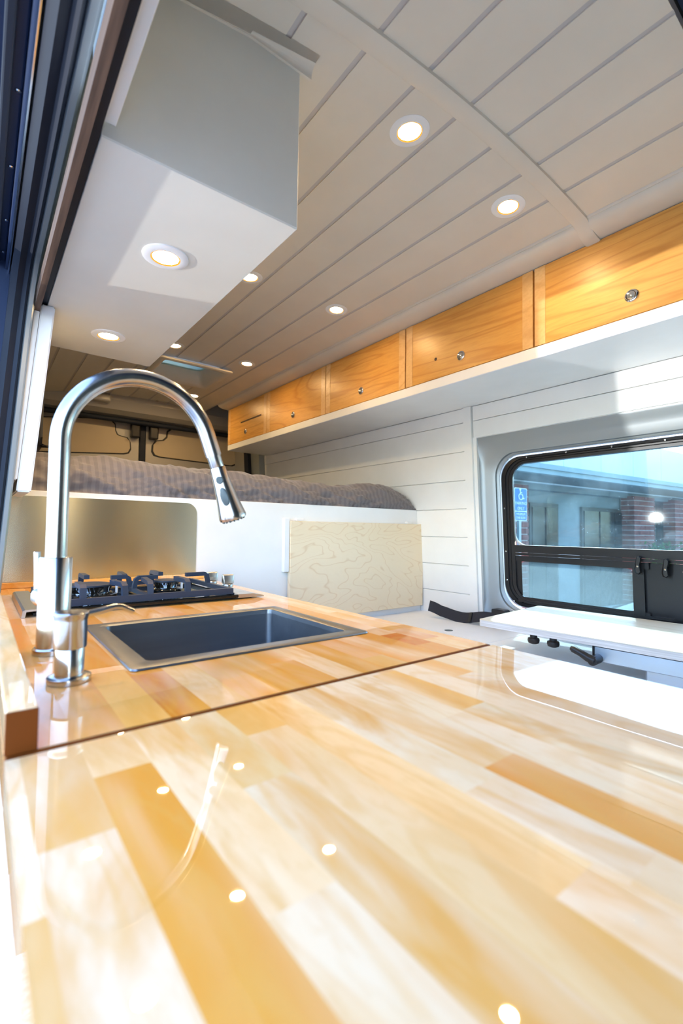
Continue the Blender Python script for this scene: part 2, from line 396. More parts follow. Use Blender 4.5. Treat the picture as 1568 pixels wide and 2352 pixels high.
for (y0, y1, z0, z1, lb) in ((1.62, 3.6, FLOOR, ROOF, 'bare silver body side beside the bed'), (1.40, 1.619, -.12, ROOF, 'silver body side behind the white cover panel'),
                             (PF, -.23, FLOOR, ROOF, 'silver body side in front of the sliding door opening'), (-.229, 1.399, .68, ROOF, 'silver body side above the sliding door opening')):
    bm = bmesh.new(); lbox(bm, y0, y1, z0, z1, -.04, 0); struct('wall_left', bm, 'steelbody', lb)
bm = bmesh.new()
for r in subtract([(-.05, 1.85, PF, 3.62)], VENT): bx(bm, *r, ROOF, ROOF+.02)
struct('roof', bm, 'steelbody', 'van roof above the boarded ceiling')
struct('cab_light_block', box(-.05, 1.9, PF-.03, PF, FLOOR, .99), 'greyplast', 'unseen dark wall added to keep out light from the cab')  # unseen wall added to stop daylight entering from the front
struct('cab_headliner', box(.0, 1.75, PF, .262, .925, .94), 'navy', 'dark blue cab headliner in front of the ceiling boards')

# ceiling: groove backing, planks either side of the batten
bm = bmesh.new(); GX = [.01+.13*i for i in range(11)]; G0 = GX[0]
xs = [-.006+.01*i for i in range(140)]; xs = [x for x in xs if x <= 1.345]
for a, b in zip(xs[::4], xs[4::4]):
    for r in subtract([(a, b, .264, 3.42)], VENT): bx(bm, *r, 0, 1, lambda v: Vector((v.x, v.y, arc(v.x)+(.0026 if v.z < .5 else .02))))
ceiling = struct('ceiling', bm, 'groove', 'arched cream boarded ceiling with shallow grooves')
edges = [1.305-.1295*i for i in range(11)][::-1]
for a, b in zip(edges, edges[1:]):
    for (y0, y1) in ((.264, .590), (.618, 3.40)):
        bm = bmesh.new()
        for (rx0, rx1, ry0, ry1) in subtract([(a+.0058, b-.0058, y0, y1)], VENT):
            k = 2
            for i in range(k):
                p, q = rx0+(rx1-rx0)*i/k, rx0+(rx1-rx0)*(i+1)/k
                bx(bm, p, q, ry0, ry1, 0, 1, lambda v: Vector((v.x, v.y, arc(v.x)+(0 if v.z < .5 else .0025))))
        obj('ceiling_plank', bm, 'ceil', ceiling)
loops = []
bat = [(.30+(1.305-.30)*i/40, arc(.30+(1.305-.30)*i/40)-.008) for i in range(41)]+[(1.325, .858), (1.345, .849), (1.365, .843), (1.390, .8405)]
for x, z in bat:
    loops.append([(x, .585, z+.012), (x, .5865, z+.002), (x, .592, z), (x, .620, z), (x, .6255, z+.002), (x, .627, z+.012)])
struct('trim_2', loft(loops, True, True), 'ceil', 'arched batten crossing the ceiling boards', smooth=True)
def cove(y0, y1):
    pr = [(1.300, arc(1.3)+.003), (1.305, arc(1.305)-.004)]
    for k in range(9):
        t = math.radians(90*k/8); pr.append((1.388-.078*math.cos(t), .848+.026*(1-math.sin(t))))
    pr += [(1.402, .848), (1.402, .90)]
    return loft([[(x, y, z) for x, z in pr] for y in (y0, y1)], True, True)
for (a, b) in ((PF, 3.13),):
    struct('trim_3', cove(a, b), 'ceil', 'hollow cove moulding where the ceiling meets the maple cabinets', smooth=True)

# floor of light: recessed lamps
def lamp(name, x, y, z, label, group, ax=(0, 0, 1)):
    t = thing(name, (x, y, z-.004), label, 'light', group)
    c = (x, y, z)
    obj('ring', lathe(c, [(.0275, .004), (.0275, -.001), (.029, -.0035), (.038, -.004), (.0445, -.0015), (.045, .001), (.045, .004)], 40, ax), 'white', t, True)
    obj('rim', lathe(c, [(.0288, -.002), (.0280, -.0036), (.0262, -.0030), (.0255, -.0012)], 40, ax, False), 'ledrim', t, True)
    obj('diffuser', lathe(c, [(.0272, .003), (.0272, -.0008), (.024, -.0012)], 32, ax), 'led', t)
    return t
for y, where in ((.712, 'near the arched batten'), (1.49, 'above the foot of the galley cabinet'), (2.29, 'beside the roof vent'), (3.08, 'near the rear doors')):
    for x, side in ((.732, 'on the galley side'), (1.118, 'on the maple cabinet side')):
        lamp('recessed_light', x, y, arc(x)+.0005, 'round warm ceiling light '+side+', '+where, 'ceiling downlights', (.3*(x-.92), 0, 1))
lamp('recessed_light', .282, .956, .5495, 'round warm light under the white galley cabinet, above the sink', 'lights under the galley cabinet')
lamp('recessed_light', .277, 1.459, .5495, 'round warm light under the white galley cabinet, above the hob', 'lights under the galley cabinet')

# roof vent
t = thing('roof_vent', (.905, 2.63, .87), 'cream framed roof vent with a frosted lid in the ceiling', 'vent')
x0, x1, y0, y1 = VENT
def vl(e, z, r): return [(a, b, z) for a, b in rrect(x0-e, x1+e, y0-e, y1+e, r, 5)]
obj('frame', loft([vl(.03, .882, .02), vl(.03, .874, .02), vl(.022, .870, .02), vl(.004, .872, .02), vl(-.012, .885, .03), vl(-.035, .945, .04), vl(-.035, .985, .04), vl(-.02, .985, .04)]), 'ceil', t, True)
obj('lid', loft([[(a, b, .955) for a, b in rrect(x0+.02, x1-.02, y0+.02, y1-.02, .06, 6)], [(a, b, .985) for a, b in rrect(x0+.03, x1-.03, y0+.03, y1-.03, .07, 6)], [(a, b, 1.02) for a, b in rrect(x0+.06, x1-.06, y0+.06, y1-.06, .08, 6)]], True, True), 'vent_lid', t, True)

# ---------------------------------------------------------------- side window
def wp(y, z, d):                                         # point seen at (y, z) on the wall plane, pushed d metres outward
    v = Vector((wr(z), y, z)); return v*(1+d/v.x)
WY0 = -.20
def wloop(y1, z0, z1, r, d, y0=WY0, inset=0): return [wp(a, b, d) for a, b in rrect(y0+inset, y1, z0, z1, r, 10)]
win = structe('window_1', (1.77, .5, -.36), 'rounded side window in a pressed silver recess')
obj('recess', loft([wloop(1.262, -.41, .412, .015, -.001, -.33), wloop(1.252, -.40, .403, .05, .001, -.32), wloop(1.240, -.385, .388, .08, .012, -.30),
    wloop(1.215, -.365, .362, .10, .020, -.28), wloop(1.185, -.345, .345, .10, .024, -.26), wloop(1.166, -.332, .330, .095, .030, -.24),
    wloop(1.160, -.326, .326, .095, .045, -.235), wloop(1.146, -.316, .318, .095, .050, -.225), wloop(1.138, -.31, .314, .09, .060, -.22)]), 'steelbody', win, True)
fr = obj('frame', loft([wloop(1.139, -.306, .311, .09, .056, -.2), wloop(1.137, -.304, .309, .09, .040, -.198), wloop(1.120, -.292, .300, .085, .036, -.185), wloop(1.116, -.289, .297, .083, .042, -.182),
    wloop(1.106, -.283, .292, .08, .042, -.175), wloop(1.102, -.28, .289, .078, .034, -.172), wloop(1.086, -.272, .279, .065, .034, -.16), wloop(1.080, -.268, .275, .06, .056, -.155)]), 'satinblack', win, True)
def wplate(y0, y1, z0, z1, d0, d1, r=.004):
    return loft([[wp(a, b, d0) for a, b in rrect(y0, y1, z0, z1, r, 4)], [wp(a, b, d1) for a, b in rrect(y0, y1, z0, z1, r, 4)]], True, True)
obj('upper_pane', wplate(-.15, 1.083, -.055, .279, .052, .055, .05), 'tint', win)
loops = [[wp(a, b, d) for a, b in rrect(-.152+e, 1.084-e, -.055+e, .280-e, .05, 8)] for e, d in ((-.004, .05), (-.001, .046), (.003, .046), (.004, .050))]
obj('glazing_bead', loft(loops), 'signwhite', fr, True)
obj('lower_pane', wplate(.648, 1.062, -.268, -.118, .058, .060, .02), 'tint', win)
obj('insect_screen', wplate(.648, 1.062, -.268, -.118, .045, .0455, .02), 'screen', win)
obj('mullion', wplate(-.16, 1.092, -.082, -.052, .030, .060), 'satinblack', fr)
obj('mullion', wplate(-.16, 1.097, -.094, -.083, .026, .060), 'satinblack', fr)
obj('sash_rail', wplate(.60, 1.092, -.118, -.095, .036, .060), 'satinblack', fr)
obj('sash_rail', wplate(.60, 1.080, -.285, -.262, .036, .060), 'satinblack', fr)
obj('sash_stile', wplate(.615, .650, -.285, -.095, .034, .060), 'satinblack', fr)
obj('sash_stile', wplate(1.058, 1.088, -.27, -.095, .040, .060, .006), 'satinblack', fr)
obj('centre_plate', wplate(.525, .620, -.285, -.095, .046, .060), 'satinblack', fr)
obj('sash_stile', wplate(.505, .532, -.285, -.118, .034, .060), 'satinblack', fr)
obj('sash_rail', wplate(-.15, .532, -.118, -.095, .036, .060), 'satinblack', fr)
obj('sash_rail', wplate(-.15, .532, -.285, -.262, .036, .060), 'satinblack', fr)
obj('lower_pane', wplate(-.10, .507, -.268, -.118, .058, .060, .02), 'tint', win)
obj('insect_screen', wplate(-.10, .507, -.268, -.118, .045, .0455, .02), 'screen', win)
def latch(y, z):                                         # a small curved turn handle
    prof = [(-.004, .026), (.006, .030), (.013, .024), (.012, .012), (.006, 0), (.008, -.016), (.010, -.028), (.002, -.034), (-.008, -.030), (-.011, -.016), (-.008, 0), (-.006, .014)]
    a = [wp(y-p, z+q, .034) for p, q in prof]; b = [wp(y-p*.9, z+q*.97, .012) for p, q in prof]; c = [wp(y-p*.6, z+q*.9, .006) for p, q in prof]
    o = obj('latch', loft([a, b, c], True, True), 'black', win, True)
    cc = wp(y, z-.006, .010); obj('screw', lathe(cc, [(.0045, .004), (.0045, -.003), (.002, -.005)], 12, (1, 0, 0)), 'chrome', o)
latch(.633, -.103); latch(.553, -.108)
for (a, b) in ((1.10, .305), (1.02, .305), (.86, .305), (.70, .305), (.54, .305), (1.128, .10), (1.128, -.08), (1.128, -.2), (1.10, -.285)):
    obj('screw', lathe(wp(a, min(b, .302), .036), [(.0035, .002), (.0035, -.001), (.002, -.002)], 10, (1, 0, 0)), 'chrome', fr)

# ---------------------------------------------------------------- shelf and maple cabinets along the right wall
tag(obj('shelf', box(1.383, 1.705, PF, 3.112, .5535, .5915, .002, 1), 'white'), 'long white shelf board carrying the maple cabinets', 'shelf')
dy = [-.35, .222, .791, 1.361, 1.930, 2.549, 3.118]
lab = ['maple wall cabinet reaching past the side window toward the cab', 'pale grained maple wall cabinet above the side window glass',
       'maple wall cabinet with a small dark knot, above the window corner', 'maple wall cabinet above the white planks, second from the knotty one',
       'maple wall cabinet above the bed, next to the rearmost one', 'rearmost maple wall cabinet, its door crossed by a dark line']
lab[3] = 'maple wall cabinet directly behind the knotty one, over the bed foot'
for i in range(6):
    a, b = dy[i]+.003, dy[i+1]-.003
    t = thing('wall_cabinet', (1.45, (a+b)/2, .592), lab[i], 'cabinet', 'maple cabinets above the window wall')
    obj('body', box(1.404, 1.68, a+.001, b-.001, .5925, .848), 'maple', t)
    d = obj('door', box(1.386, 1.4035, a, b, .594, .846, .0015, 1), 'maple', t)
    for (p, q) in ((a, a+.036), (b-.036, b)):
        obj('stile', box(1.3846, 1.388, p, q, .594, .846, .0005, 1), 'stile', d)
    k = obj('knob', lathe((1.3858, (a+b)/2, .6485), [(.017, .002), (.017, -.004), (.0155, -.0055), (.0125, -.006), (.0122, -.0035)], 28, (1, 0, 0)), 'chrome', d, True)
    obj('button', lathe((1.3858, (a+b)/2, .6485), [(.012, .0), (.012, -.0055), (.0105, -.0075), (.006, -.0085)], 24, (1, 0, 0)), 'chrome', k, True)
    if i == 5: obj('slot', box(1.3838, 1.388, a+.07, a+.36, .716, .726, .001, 1), 'rawwood', d)
    if i == 2:
        v = onx(1000, 825, 1.3855); obj('wood_knot', lathe(v, [(.007, .001), (.0065, -.0002), (.002, -.0004)], 12, (1, 0, 0)), 'rawwood', d)

# ---------------------------------------------------------------- galley overhead cabinet on the left
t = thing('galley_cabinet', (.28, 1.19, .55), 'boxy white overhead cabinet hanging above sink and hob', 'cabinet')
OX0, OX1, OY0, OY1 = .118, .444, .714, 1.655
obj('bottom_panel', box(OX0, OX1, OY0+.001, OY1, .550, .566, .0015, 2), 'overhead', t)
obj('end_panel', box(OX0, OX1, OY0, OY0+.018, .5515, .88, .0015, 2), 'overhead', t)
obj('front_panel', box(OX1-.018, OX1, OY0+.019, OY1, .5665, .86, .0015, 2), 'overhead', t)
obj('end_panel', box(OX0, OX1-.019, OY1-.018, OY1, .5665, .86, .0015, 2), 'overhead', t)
pr = [(.7135, .845), (.709, .845)]
for k in range(7):
    a = math.radians(90*k/6); pr.append((.683+.026*math.cos(a), .847+.024*math.sin(a)))
pr += [(.680, .905), (.7135, .905)]
def cl(x): return [(x, y, min(z, arc(x)-.001)+0) for y, z in pr]
struct('trim_4', loft([cl(.10), cl(.22), cl(.34), cl(.466)], True, True), 'ceil', 'cove moulding between galley cabinet end and ceiling', smooth=True)
struct('trim_5', box(.104, .136, -.6, .712, .571, .80, .001, 1), 'white', 'white lining board above the sliding door opening')
struct('trim_6', box(.0895, .1015, -.6, 1.60, .527, .560), 'rawwood', 'raw brown plywood edge along the door header')

struct('trim_20', box(.1017, .1172, -.6, 1.60, .5535, .5700), 'rubber', 'dark strip standing in for the shaded gap between the raw plywood edge and the galley cabinet')  # dark filler added to draw the shade in the gap

# sliding-door header: pressed metal, seals and rail running along the opening, turning down at the rear pillar
def sweep(prof, name, m, label):
    """profile of (offset inward from the wall, drop below the header line) along the header, round the corner and down the pillar"""
    path = [(-.6, .60, 0), (.4, .60, 0), (.9, .60, 0), (1.2, .60, 0)]
    for k in range(1, 8):
        a = math.radians(90*k/8); path.append((1.20+.14*math.sin(a), .60-.16*(1-math.cos(a)), a))
    path += [(1.34, .42, math.pi/2), (1.34, .2, math.pi/2), (1.34, -.2, math.pi/2), (1.34, -.8, math.pi/2)]
    loops = []
    for (y, z, a) in path:
        l = []
        for (o, e) in prof:                              # e: distance out of the opening (up along header, rearward on pillar)
            yy, zz = y+e*math.sin(a), z+e*math.cos(a); l.append((wl(zz)+o, yy, zz))
        loops.append(l)
    return struct(name, loft(loops, True, True), m, label, smooth=True)
sweep([(-.050, .06), (-.048, -.002), (-.036, -.010), (-.024, -.004), (-.016, -.010), (-.011, -.004), (-.011, .06)], 'trim_7', 'rubber', 'thick dark rubber seal round the sliding door opening')
sweep([(-.011, .05), (-.011, -.002), (-.008, -.008), (.000, -.007), (.004, .0), (.004, .05)], 'trim_8', 'steelbody', 'silver flange inside the door seal')
def yrail(name, x0, x1, z0, z1, m, label, y1=1.35, bev=.003): return struct(name, box(x0, x1, -.6, y1, z0, z1, bev, 2), m, label)
yrail('trim_9', .030, .040, .6065, .66, 'navy', 'dark blue inner lip of the door header')
yrail('trim_10', .0345, .0385, .597, .606, 'rail', 'thin bright strip along the door header')
yrail('trim_11', -.03, .030, .625, .67, 'navy', 'dark blue door track housing above the opening')
yrail('trim_12', .004, .016, .612, .6255, 'rubber', 'black slotted door track in the header')
hdr = bpy.data.objects['trim_11']
for y in (.62, .80, .98, 1.16, 1.30): obj('screw', lathe((.024, y, .6255), [(.004, .002), (.004, -.002), (.002, -.003)], 10), 'chrome', hdr)
bm = bmesh.new(); lbox(bm, 1.36, 1.52, -1.0, .10, -.02, .004)
struct('trim_13', bm, 'steelbody', 'silver rear door pillar below the white panel')

bm = bmesh.new(); lbox(bm, 1.346, 1.39, -1.0, .64, -.16, -.045)
struct('trim_19', bm, 'navy', 'dark blue outer edge of the rear door pillar')

# white post panel behind the tap with a black panel beyond it
def pbox(bm, y0, y1, z0, z1, a, b): bx(bm, 0, 1, y0, y1, z0, z1, lambda v: Vector(((.094+.062*(v.z-.1)/.8*1.0)+(a if v.x < .5 else b), v.y, v.z)))
t = thing('wall_cover', (.09, 1.42, .08), 'narrow white upright cover panel leaning with the wall beside the hob', 'panel')
def lean(z): return .064+.078*(z-.08)
bm = bmesh.new(); bx(bm, 0, 1, 1.352, 1.60, .082, .549, lambda v: Vector((lean(v.z)+(.004 if v.x < .5 else .034), v.y, v.z)))
bmesh.ops.bevel(bm, geom=bm.edges[:], offset=.003, segments=2, affect='EDGES'); obj('panel', bm, 'white', t)
bm = bmesh.new(); bx(bm, 0, 1, 1.348, 1.58, .11, .5485, lambda v: Vector((lean(v.z)+(-.010 if v.x < .5 else .003), v.y, v.z)))
bmesh.ops.bevel(bm, geom=bm.edges[:], offset=.002, segments=2, affect='EDGES'); obj('edge_strip', bm, 'white', t)
v = ony(108, 930, 1.72)
bm = loft([[(x, y, z) for y, z in rrect(1.70, 1.90, .245, .50, .03, 6)] for x in (.092, .148)], True, True)
bmesh.ops.bevel(bm, geom=[e for e in bm.edges if abs(e.verts[0].co.x-e.verts[1].co.x) < 1e-6], offset=.006, segments=2, affect='EDGES')
tag(obj('black_wall_panel', bm, 'black', smooth=True), 'thin black rounded panel on the wall behind the white upright panel', 'screen')
bm = bmesh.new(); tube(bm, [(.105, 1.8, .262), (.115, 1.75, .256), (.15, 1.72, .254), (.17, 1.74, .254), (.13, 1.8, .258), (.11, 1.85, .262)], .004, 8)
tag(obj('wall_cable', bm, 'black', smooth=True), 'thin black cable hanging below the black wall panel', 'cable')

# open sliding door, slid back along the outside
t = thing('sliding_door', (-.13, 1.9, -1.0), 'open sliding door parked along the outside of the van', 'door')
obj('door_skin', box(-.17, -.11, 1.27, 2.55, -1.25, .66, .02, 3), 'steelbody', t)
obj('door_window', box(-.175, -.105, 1.45, 2.4, -.05, .5, .004, 1), 'carglass', t)

# ---------------------------------------------------------------- rear doors
YR = 3.57
def rp(x, y, d=0): v = ony(x, y, YR-d); return (v.x, v.z)
for i, (a, b) in enumerate(((.05, .905), (.945, 1.80))):
    d = struct('door_%d' % (i+1), box(a, b, YR, YR+.04, FLOOR, .86, .006, 2), 'rearbody', ('left', 'right')[i]+' rear cargo door with tan board inset')
    if i == 0: P = [(60, 958), (238, 962), (254, 966), (263, 976), (264, 990), (268, 999), (277, 1003), (290, 1006), (297, 1014), (298, 1030), (293, 1039), (282, 1041), (60, 1035)]
    else: P = [(640, 1030), (560, 1000), (450, 990), (394, 987), (386, 993), (384, 1006), (376, 1013), (360, 1014), (352, 1022), (351, 1036), (356, 1045), (368, 1049), (470, 1062), (530, 1069), (548, 1062), (556, 1045), (600, 1040)]
    P = [rp(*p) for p in P]
    cx = sum(p[0] for p in P)/len(P); cz = sum(p[1] for p in P)/len(P)
    big = [(cx+(p[0]-cx)*1.02+(.006 if p[0] > cx else -.006), cz+(p[1]-cz)*1.02+(.006 if p[1] > cz else -.006)) for p in P]
    obj('groove', prism(big, lambda p, q, e: (p, e, q), YR-.002, YR+.002), 'black', d)
    obj('inset_board', prism(P, lambda p, q, e: (p, e, q), YR-.007, YR-.001), 'tanbody', d)
    s = -1 if i == 0 else 1; mx = (.905 if i == 0 else .945)
    zc = rp(326, 1066)[1]
    obj('handle_recess', prism(rrect(min(mx+s*.06, mx+s*.20), max(mx+s*.06, mx+s*.20), .40, .462, .02, 4), lambda p, q, e: (p, e, q), YR-.004, YR+.002), 'rearbody', d)
    for (ix, ip) in ((312, 950), (358, 955)):
        if (i == 0) != (ix == 312): continue
        v = rp(ix, ip); u = rp(ix-4 if i == 0 else ix-8, ip+35)
        la = obj('latch', box(v[0]-.085, v[0]+.085, YR-.10, YR-.002, v[1]-.035, v[1]+.035, .012, 2), 'black', d)
        obj('latch_tongue', box(u[0]-.03, u[0]+.03, YR-.06, YR-.003, u[1]-.07, v[1]-.03, .01, 2), 'black', la)
struct('trim_14', box(.903, .947, YR-.012, YR+.03, FLOOR, .87, .006, 2), 'rubber', 'black rubber seal between the two rear doors')
bm = loft([[(x, y, z) for y, z in ((3.40, .885), (3.40, .86), (3.43, .80), (3.47, .775), (3.52, .765), (3.61, .765), (3.61, .99), (3.40, .99))] for x in (.0, .9, 1.84)], True, True)
xm = struct('rear_header', bm, 'rearbody', 'pressed metal crossmember above the rear doors')
for px, py in ((277, 895), (277, 903), (360, 910), (360, 919)):
    v = ony(px, py, 3.405); obj('punched_hole', box(v.x-.007, v.x+.007, 3.392, 3.41, v.z-.008, v.z+.008), 'black', xm)
v = ony(395, 918, 3.41); obj('access_hole', box(v.x-.09, v.x+.09, 3.388, 3.44, v.z-.022, v.z+.022, .006, 2), 'black', xm)
v = ony(215, 912, 3.40); obj('interior_lamp', box(v.x-.10, v.x+.10, 3.36, 3.42, v.z-.025, v.z+.03, .015, 3), 'rearbody', xm)
bm = bmesh.new(); tube(bm, [(.06, 3.5, .745), (.9, 3.5, .747), (1.72, 3.5, .745)], .018, 12)
struct('trim_15', bm, 'rubber', 'round black weather seal under the rear header', smooth=True)
bm = bmesh.new(); wbox(bm, 3.17, 3.30, FLOOR, .9, 0, .05)
struct('trim_16', bm, 'steelbody', 'silver rear corner pillar beside the wall planks')
bm = bmesh.new(); wbox(bm, 3.305, 3.37, FLOOR, .9, 0, .075)
struct('trim_17', bm, 'rubber', 'black seal on the rear corner pillar')
bm = bmesh.new(); wbox(bm, 3.375, 3.57, FLOOR, .9, 0, .06)
struct('trim_18', bm, 'rearbody', 'rear door jamb behind the corner pillar')

# ---------------------------------------------------------------- bed
YB = 1.615
t = thing('bed_platform', (.9, 2.4, FLOOR), 'white panelled bed platform across the back of the van', 'bed')
obj('front_panel', box(.045, 1, YB, YB+.02, FLOOR, .104, .0015, 1, lambda v: Vector((wl(v.z)+.001 if v.x < .5 else wr(v.z)-.0095, v.y, v.z))), 'white', t)
obj('deck', box(.075, 1.728, YB+.0205, 3.38, .075, .0995), 'white', t)
def mattress():
    X0, X1, Y0, Y1, Z0 = .085, 1.730, YB+.006, 3.36, .1045
    rx0, rx1, ry, T = .05, .17, .10, .112
    us = [X0+rx0*(1-math.cos(math.pi/2*k/8)) for k in range(8)]+[X0+rx0+(X1-X0-rx0-rx1)*k/170 for k in range(171)]+[X1-rx1*(1-math.sin(math.pi/2*k/22)) for k in range(1, 23)]
    vs = [Y0+ry*(1-math.cos(math.pi/2*k/22)) for k in range(22)]+[Y0+ry+(Y1-Y0-2*ry)*k/60 for k in range(61)]+[Y1-ry*(1-math.sin(math.pi/2*k/8)) for k in range(1, 9)]
    def q(d, r): d = min(max(d, 0), r); return math.sqrt(max(0, 1-(1-d/r)**2))
    bm = bmesh.new(); G = []
    for y in vs:
        row = []
        for x in us:
            h = q(x-X0, rx0)*q(X1-x, rx1)*q(y-Y0, ry)*q(Y1-y, ry)
            z = Z0+T*h
            edge = min(1, (y-Y0)/.5)
            fold = 0
            p = Vector((x*5+y*9+z*6, y*2.2-x*2, z*5)); fold += noise.noise(p)*.034*(1-.4*edge)
            p = Vector((x*19+z*42, y*5, z*9)); fold += (abs(noise.noise(p))-.25)*.040*(1-.5*edge)
            p = Vector((x*11-z*60+y*8, y*9, z*14+x*4)); fold += (.3-abs(noise.noise(p)))*.034*(1-.5*edge)
            p = Vector((x*3, y*3, 1.7)); fold += noise.noise(p)*.010
            lump = .010*math.exp(-((x-1.52)/.10)**2)+.014*math.exp(-((x-.3)/.35)**2)-.012*math.exp(-((x-1.28)/.16)**2)
            row.append(bm.verts.new((x, y-fold*.9*(1-q(y-Y0, ry))*(h > .02), z+(fold*(.42+.58*(1-q(y-Y0, ry)))+lump)*h)))
        G.append(row)
    for a, b in zip(G, G[1:]):
        for i in range(len(us)-1): bm.faces.new((a[i], a[i+1], b[i+1], b[i]))
    return bm
o = obj('mattress', mattress(), 'duvet', smooth=True)
o.data.set_sharp_from_angle(angle=math.radians(180))
tag(o, 'wrinkled grey brown striped bedding on the bed platform', 'bedding')

SPZ = -.158
P = rrect(.052, .607, SPZ, .0875, (.038, .004, .004, .004), 8)
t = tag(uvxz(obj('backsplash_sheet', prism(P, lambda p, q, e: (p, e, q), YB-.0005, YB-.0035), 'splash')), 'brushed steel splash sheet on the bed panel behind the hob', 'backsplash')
t = thing('folding_table', (1.36, YB-.01, -.366), 'pale birch plywood board hung flat on the white bed panel', 'board')
obj('board', box(.981, 1.752, YB-.024, YB-.004, -.366, .034, .0015, 1), 'birch', t)
obj('mount_strip', box(.955, .9795, YB-.020, YB-.0005, -.169, .045, .002, 1), 'white', t)
for x in (1.03, 1.665): obj('clip', box(x-.018, x+.018, YB-.016, YB-.0005, .0345, .045, .002, 1), 'white', t)

# ---------------------------------------------------------------- bench, table and fittings by the window
BZ = -.395
t = thing('bench', (1.42, .8, FLOOR), 'white painted bench box below the window with a seam across its lid', 'bench')
obj('lid', box(.98, 1.763, 1.003, YB-.001, BZ-.018, BZ, .001, 1), 'bench', t)
obj('lid', box(.98, 1.763, -.5, 1.001, BZ-.018, BZ, .001, 1), 'bench', t)
obj('box', box(1.0, 1.763, -.48, YB-.002, FLOOR, BZ-.0185), 'bench', t)
v = onz(1030, 1448, BZ)
obj('finger_hole', lathe((v.x, v.y, BZ), [(.017, -.001), (.017, .0004), (.014, .0006)], 20), 'greyplast', t)
TZ = -.28
c0, c1 = onz(1098, 1422, TZ), onz(1247.4, 1392.3, TZ)
n1 = (onz(1568, 1500, TZ)-c0).normalized(); n0 = Vector((-n1.y, n1.x, 0))
wid = (c1-c0).length
def tp(u, v, z): p = c0+n0*u+n1*v; return (p.x, p.y, z)
t = thing('swing_table', tuple(c0+n0*.2+n1*.4+Vector((0, 0, -.14))), 'pale birch table on an aluminium rail mount beside the window', 'table')
top = [tp(u, v, 0) for u, v in rrect(0, wid, 0, .80, .012, 5)]
obj('table_top', loft([[(p[0], p[1], z) for p in top] for z in (TZ-.0015, TZ)], True, True), 'birch_table', t)
obj('table_edge', loft([[(p[0], p[1], z) for p in top] for z in (TZ-.020, TZ-.0016)], True, True), 'plyedge', t)
def tbox(u0, u1, v0, v1, z0, z1, bev=.002):
    return box(u0, u1, v0, v1, z0, z1, bev, 1, lambda q: Vector(tp(q.x, q.y, q.z)))
rl = obj('mount_rail', tbox(.012, .052, .341, .80, -.343, TZ-.0225), 'alu', t)
obj('rail_cap', tbox(.012, .052, .336, .3405, -.343, TZ-.0225, .001), 'black', rl)
obj('spacer', tbox(.010, .054, .339, .80, TZ-.0222, TZ-.0202, .0005), 'black', t)
obj('mount_foot', tbox(.05, .30, .45, .75, BZ+.001, -.3435, .004), 'alu', t)
def tl(u, v, z): return Vector(tp(u, v, z))
bm = bmesh.new(); tube(bm, [tl(.014, 0.351, -0.334), tl(-.032, 0.351, -0.334)], [.0125, .0115], 18)
lv = obj('clamp_lever', bm, 'black', t, True)
bm = bmesh.new(); tube(bm, [tl(-.024, 0.354, -0.333), tl(-.026, 0.338, -0.328), tl(-.028, 0.321, -0.319), tl(-.030, 0.303, -0.311), tl(-.030, 0.297, -0.309)], [.0115, .0105, .009, .0095, .006], 14)
obj('lever_arm', bm, 'black', lv, True)
bm = bmesh.new(); tube(bm, [tl(-.0315, 0.351, -0.334), tl(-.0345, 0.351, -0.334)], [.006, .005], 12); obj('lever_screw', bm, 'satinblack', lv)
for px, py in ((1225, 1459), (1270, 1466.5)):
    p = onz(px, py, -.302); bm = lathe((p.x, p.y, TZ-.0205), [(.010, 0), (.010, -.008), (.016, -.010), (.017, -.016), (.015, -.023), (.008, -.026)], 20)
    obj('knob', bm, 'black', t, True)
# strap on the bench
def ribbon(pts, w, th):
    loops = []
    for (p, d) in pts:
        p = Vector(p); d = Vector(d).normalized()*w/2; n = Vector((0, 0, th/2))
        loops.append([p-d-n, p+d-n, p+d+n, p-d+n])
    return loft(loops, True, True)
a, b = onz(985, 1412, BZ+.012), onz(1110, 1432, BZ+.008)
pts = []
for k in range(25):
    s = k/24; p = a.lerp(b, s*1.25); z = BZ+.0290+.010*math.sin(s*7.5+1.2)+(.016*max(0, 1-s*6))
    pts.append(((p.x+.012*math.sin(s*5), p.y, z), (.55, .25, .75-.25*s)))
t = thing('strap', tuple(a-Vector((0, 0, .01))), 'black webbing strap lying on the bench lid beside the table', 'strap')
obj('webbing', ribbon(pts, .052, .003), 'strap', t, True)
q = pts[15]; pc = Vector(q[0]); d = (Vector(pts[16][0])-pc).normalized()
loops = []
for s in (-.007, .007):
    wv = Vector(q[1]).normalized()*.024; nn = wv.cross(d).normalized()*.006; pp = pc+d*s
    loops.append([pp-wv-nn, pp+wv-nn, pp+wv+nn, pp-wv+nn])
obj('buckle', loft(loops, True, True), 'black', t)
q = onx(1151, 1406, 1.735)
tag(obj('seat_catch', loft([[(x, y, z) for y, z in rrect(q.y-.030, q.y+.034, BZ+.0005, q.z+.012, (.006, .012, .001, .001), 4)] for x in (1.715, 1.752)], True, True), 'black'), 'small black catch on the bench against the window recess', 'catch')

